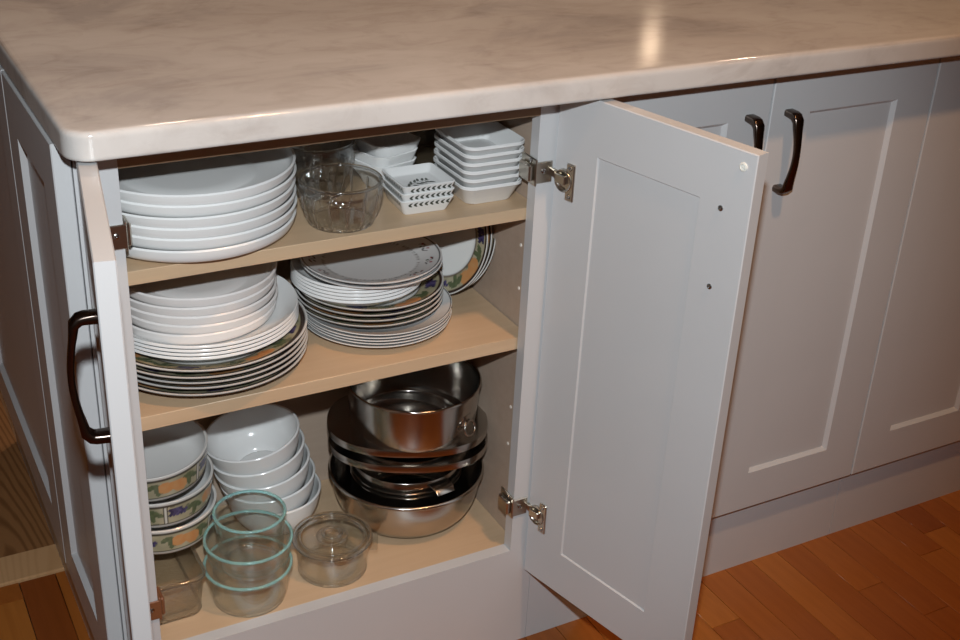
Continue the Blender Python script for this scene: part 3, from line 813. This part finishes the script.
stack(kb, 'patterned_bowl', 'bowl', [(KX, KY, kz+.001), (KX-.001, KY+.001, kz+.0455), (KX-.004, KY+.003, kz+.0925)], 'three fruit patterned bowls stacked on a pressed glass dish', 'fruit patterned bowls on the cabinet floor', [(0, 0, .15), (.01, -.01, -.75), (.04, -.07, .06)])
# five white bowls, leaning a little
prof = shell_profile([(0, .003), (.030, .003), (.032, 0), (.037, 0), (.040, .006), (.056, .018), (.0655, .036), (.0715, .064)], .0036, 2)
bm = bmesh.new(); add_lathe(bm, prof, 112); wb_ = finish(bm, 'white_bowl', 'ceramic', ang=45)
pts = []; rots = []
tilt = [-.03, -.10, -.14, -.16, -.17]; px_, pz_ = .2905, SF+.0014
for i in range(5):
    pts.append((px_, .2150, pz_)); rots.append((0.0, tilt[i], 0))
    tm = tilt[min(4, i+1)]; px_ += .0262*math.sin(tm)*1.5; pz_ += .0272*math.cos(tm)
stack(wb_, 'white_bowl', 'bowl', pts, 'five plain white bowls leaning behind the glass bowls', 'plain white bowls on the cabinet floor', rots)
# three glass bowls with teal rims
def pyrex(name, R, r0, H, label, loc, rot=(0, 0, 0)):
    t = empty(name, loc, rot)
    prof = shell_profile([(0, .002), (r0*.8, .002), (r0*.86, 0), (r0*.96, 0), (r0*1.04, .004), (R*.92, H*.45), (R*.985, H*.9), (R, H-.003)], .0036, 2)
    bm = bmesh.new(); add_lathe(bm, prof, 96); finish(bm, 'bowl_body', 'glass', t, 45)
    bm = bmesh.new(); k = 64; add_tube(bm, [((R-.0012)*math.cos(2*PI*i/k), (R-.0012)*math.sin(2*PI*i/k), H) for i in range(k)][:], .0022, 10, True)
    finish(bm, 'rim', 'glass_teal', t, 60)
    ring_part('base_ring', 'glass_thick', t, r0*.97, .0022, .0024)
    return tag(t, label, 'bowl', 'glass bowls with teal rims')
pyrex('glass_mixing_bowl', .0610, .050, .057, 'lowest of three nested teal rimmed glass bowls, standing on the cabinet floor', (.199, .071, SF+.0002))
pyrex('glass_mixing_bowl', .0610, .050, .057, 'middle of three nested teal rimmed glass bowls, holding the small one', (.203, .077, SF+.0385))
pyrex('glass_mixing_bowl', .0495, .041, .088, 'small deep teal rimmed glass bowl on top of two larger ones', (.208, .082, SF+.0455))
# round glass casserole and its lid
prof = shell_profile([(0, .002), (.038, .002), (.040, 0), (.046, 0), (.0500, .004), (.0515, .028), (.0535, .048)], .0038, 2)
bm = bmesh.new(); add_lathe(bm, prof, 96)
for s in (-1, 1):
    mt = Matrix.Rotation(-.45, 4, 'Z'); r = []
    add_box(bm, s*.058-.008, s*.058+.008, -.018, .018, .043, .0485, .002, 2, mtx=mt)
cs = empty('glass_casserole', (.3285, .080, SF+.0002)); finish(bm, 'casserole_body', 'glass', cs, 40)
ring_part('rim', 'glass_thick', cs, .0520, .0482, .0017); ring_part('base_ring', 'glass_thick', cs, .0480, .0024, .0026)
tag(cs, 'small round clear glass casserole with tab handles on the cabinet floor', 'casserole')
prof = [(0, .001), (.008, .001), (.010, .004), (.012, .004), (.014, .0005), (.034, -.003), (.046, -.0045), (.050, .001), (.0575, .0015), (.0585, .0035), (.0575, .0055), (.049, .0058), (.044, .0005), (.034, .0018), (.017, .0050), (.0155, .0095), (.0125, .0125), (.009, .0095), (.006, .0058), (0, .005)]
bm = bmesh.new(); add_lathe(bm, chaikin(prof, 1), 96); cl = empty('casserole_lid', (.3285, .080, SF+.0515)); finish(bm, 'lid_disc', 'glass', cl, 45)
ring_part('rim', 'glass_thick', cl, .0560, .0036, .0028, .8); ring_part('centre_ring', 'glass_thick', cl, .0135, .0095, .0022); ring_part('centre_ring', 'glass_thick', cl, .0215, .0048, .0014)
ring_part('shoulder_ring', 'glass_thick', cl, .0465, .0042, .0016)
tag(cl, 'round glass lid with ringed centre lying on the small casserole', 'lid')

# --- steel pots
OX, OY = .488, .168
prof = shell_profile([(0, .001), (.060, 0), (.082, .002), (.101, .016), (.112, .042), (.116, .078)], .0022, 2)
bm = bmesh.new(); add_lathe(bm, prof, 96)
k = 72; add_tube(bm, [(.1175*math.cos(2*PI*i/k), .1175*math.sin(2*PI*i/k), .080) for i in range(k)], .0032, 8, True)
tag(finish(bm, 'steel_mixing_bowl', 'steel', ang=45), 'wide stainless steel bowl holding the stacked pans, on the cabinet floor', 'bowl').location = (OX, OY, SF+.0002)
# pot sitting inside it
cp = empty('steel_saucepan', (OX, OY, SF+.0035))
prof = shell_profile([(0, 0), (.072, 0), (.080, .004), (.084, .02), (.085, .098)], .002, 1)
bm = bmesh.new(); add_lathe(bm, prof, 88)
for zz in (.072, .080): k = 64; add_tube(bm, [(.0855*math.cos(2*PI*i/k), .0855*math.sin(2*PI*i/k), zz) for i in range(k)], .0016, 8, True)
finish(bm, 'pan_body', 'steel', cp, 45)
bm = bmesh.new(); an = math.radians(-82)
mt = Matrix.Rotation(an, 4, 'Z')
path = [(.084, 0, .094), (.094, 0, .094), (.103, 0, .091), (.107, 0, .086)]
add_sweep(bm, path, [(.034, .003), (.034, .003), (.032, .003), (.030, .003)], (0, 1, 0), mtx=mt)
finish(bm, 'tab_handle', 'steel', cp, 45)
tag(cp, 'stainless steel saucepan with tab handle nested in the wide steel bowl', 'saucepan')
# two pans with broad eared flanges
def flange_pan(label, z, ox, oy, rot, hd):
    t = empty('eared_pan', (ox, oy, z), (0, 0, rot))
    bm = bmesh.new()
    prof = shell_profile([(0, 0), (.076, 0), (.081, .003), (.083, hd)], .0016, 1)
    add_lathe(bm, prof, 80); finish(bm, 'pan_body', 'steel', t, 45)
    bm = bmesh.new(); n = 120; ro = []; 
    for i in range(n):
        a_ = 2*PI*i/n; cx_, sy_ = math.cos(a_), math.sin(a_)
        ex = 2.4
        rr = (abs(cx_/.121)**ex + abs(sy_/.092)**ex)**(-1/ex)
        ro.append((rr*cx_, rr*sy_))
    loops = []
    for kx, zz in ((None, hd-.0015), (.985, hd-.002), (.988, hd-.011), (1.0, hd-.011), (1.004, hd-.002), (.995, hd), (None, hd+.0008)):
        if kx is None: loops.append([bm.verts.new((.0826*math.cos(2*PI*i/n), .0826*math.sin(2*PI*i/n), zz)) for i in range(n)])
        else: loops.append([bm.verts.new((x*kx, y*kx, zz)) for x, y in ro])
    loops.append(loops[0])
    for A, B in zip(loops, loops[1:]):
        for i in range(n): bm.faces.new((A[i], A[(i+1) % n], B[(i+1) % n], B[i]))
    finish(bm, 'flange', 'steel', t, 45)
    return tag(t, label, 'pan', 'eared steel pans')
flange_pan('lower of two steel pans with broad eared flange, above the saucepan', SF+.120, .487, .162, -.44, .022)
flange_pan('upper of two steel pans with broad eared flange, under the deep pot', SF+.1435, .4865, .164, -.44, .024)
# deep pot on top with ring handles
tp = empty('steel_pot', (.4935, .160, SF+.1465))
prof = shell_profile([(0, 0), (.068, 0), (.080, .002), (.0905, .014), (.0960, .036), (.0990, .090)], .002, 2)
nm = len(prof)
bm = bmesh.new(); add_lathe(bm, prof, 96)
k = 72; add_tube(bm, [(.0995*math.cos(2*PI*i/k), .0995*math.sin(2*PI*i/k), .091) for i in range(k)], .0022, 8, True)
finish(bm, 'pot_body', 'steel', tp, 45)
for an in (-62, 118):
    mt = Matrix.Rotation(math.radians(an), 4, 'Z')
    bm = bmesh.new(); add_box(bm, .0935, .0985, -.010, .010, .048, .064, .002, 2, mtx=mt)
    br = finish(bm, 'handle_bracket', 'steel', tp, 40)
    bm = bmesh.new(); c0 = mt @ Vector((.1000, 0, .052)); T = mt.to_3x3()
    pts = [c0 + T @ Vector((.004*(1-math.cos(2*PI*i/28)) * .8, .0125*math.sin(2*PI*i/28), .0105*math.cos(2*PI*i/28)-.0085)) for i in range(28)]
    add_tube(bm, pts, .0019, 8, True); finish(bm, 'ring_handle', 'steel', br, 60)
tag(tp, 'deep stainless steel pot with ring handles on top of the pan stack', 'pot')
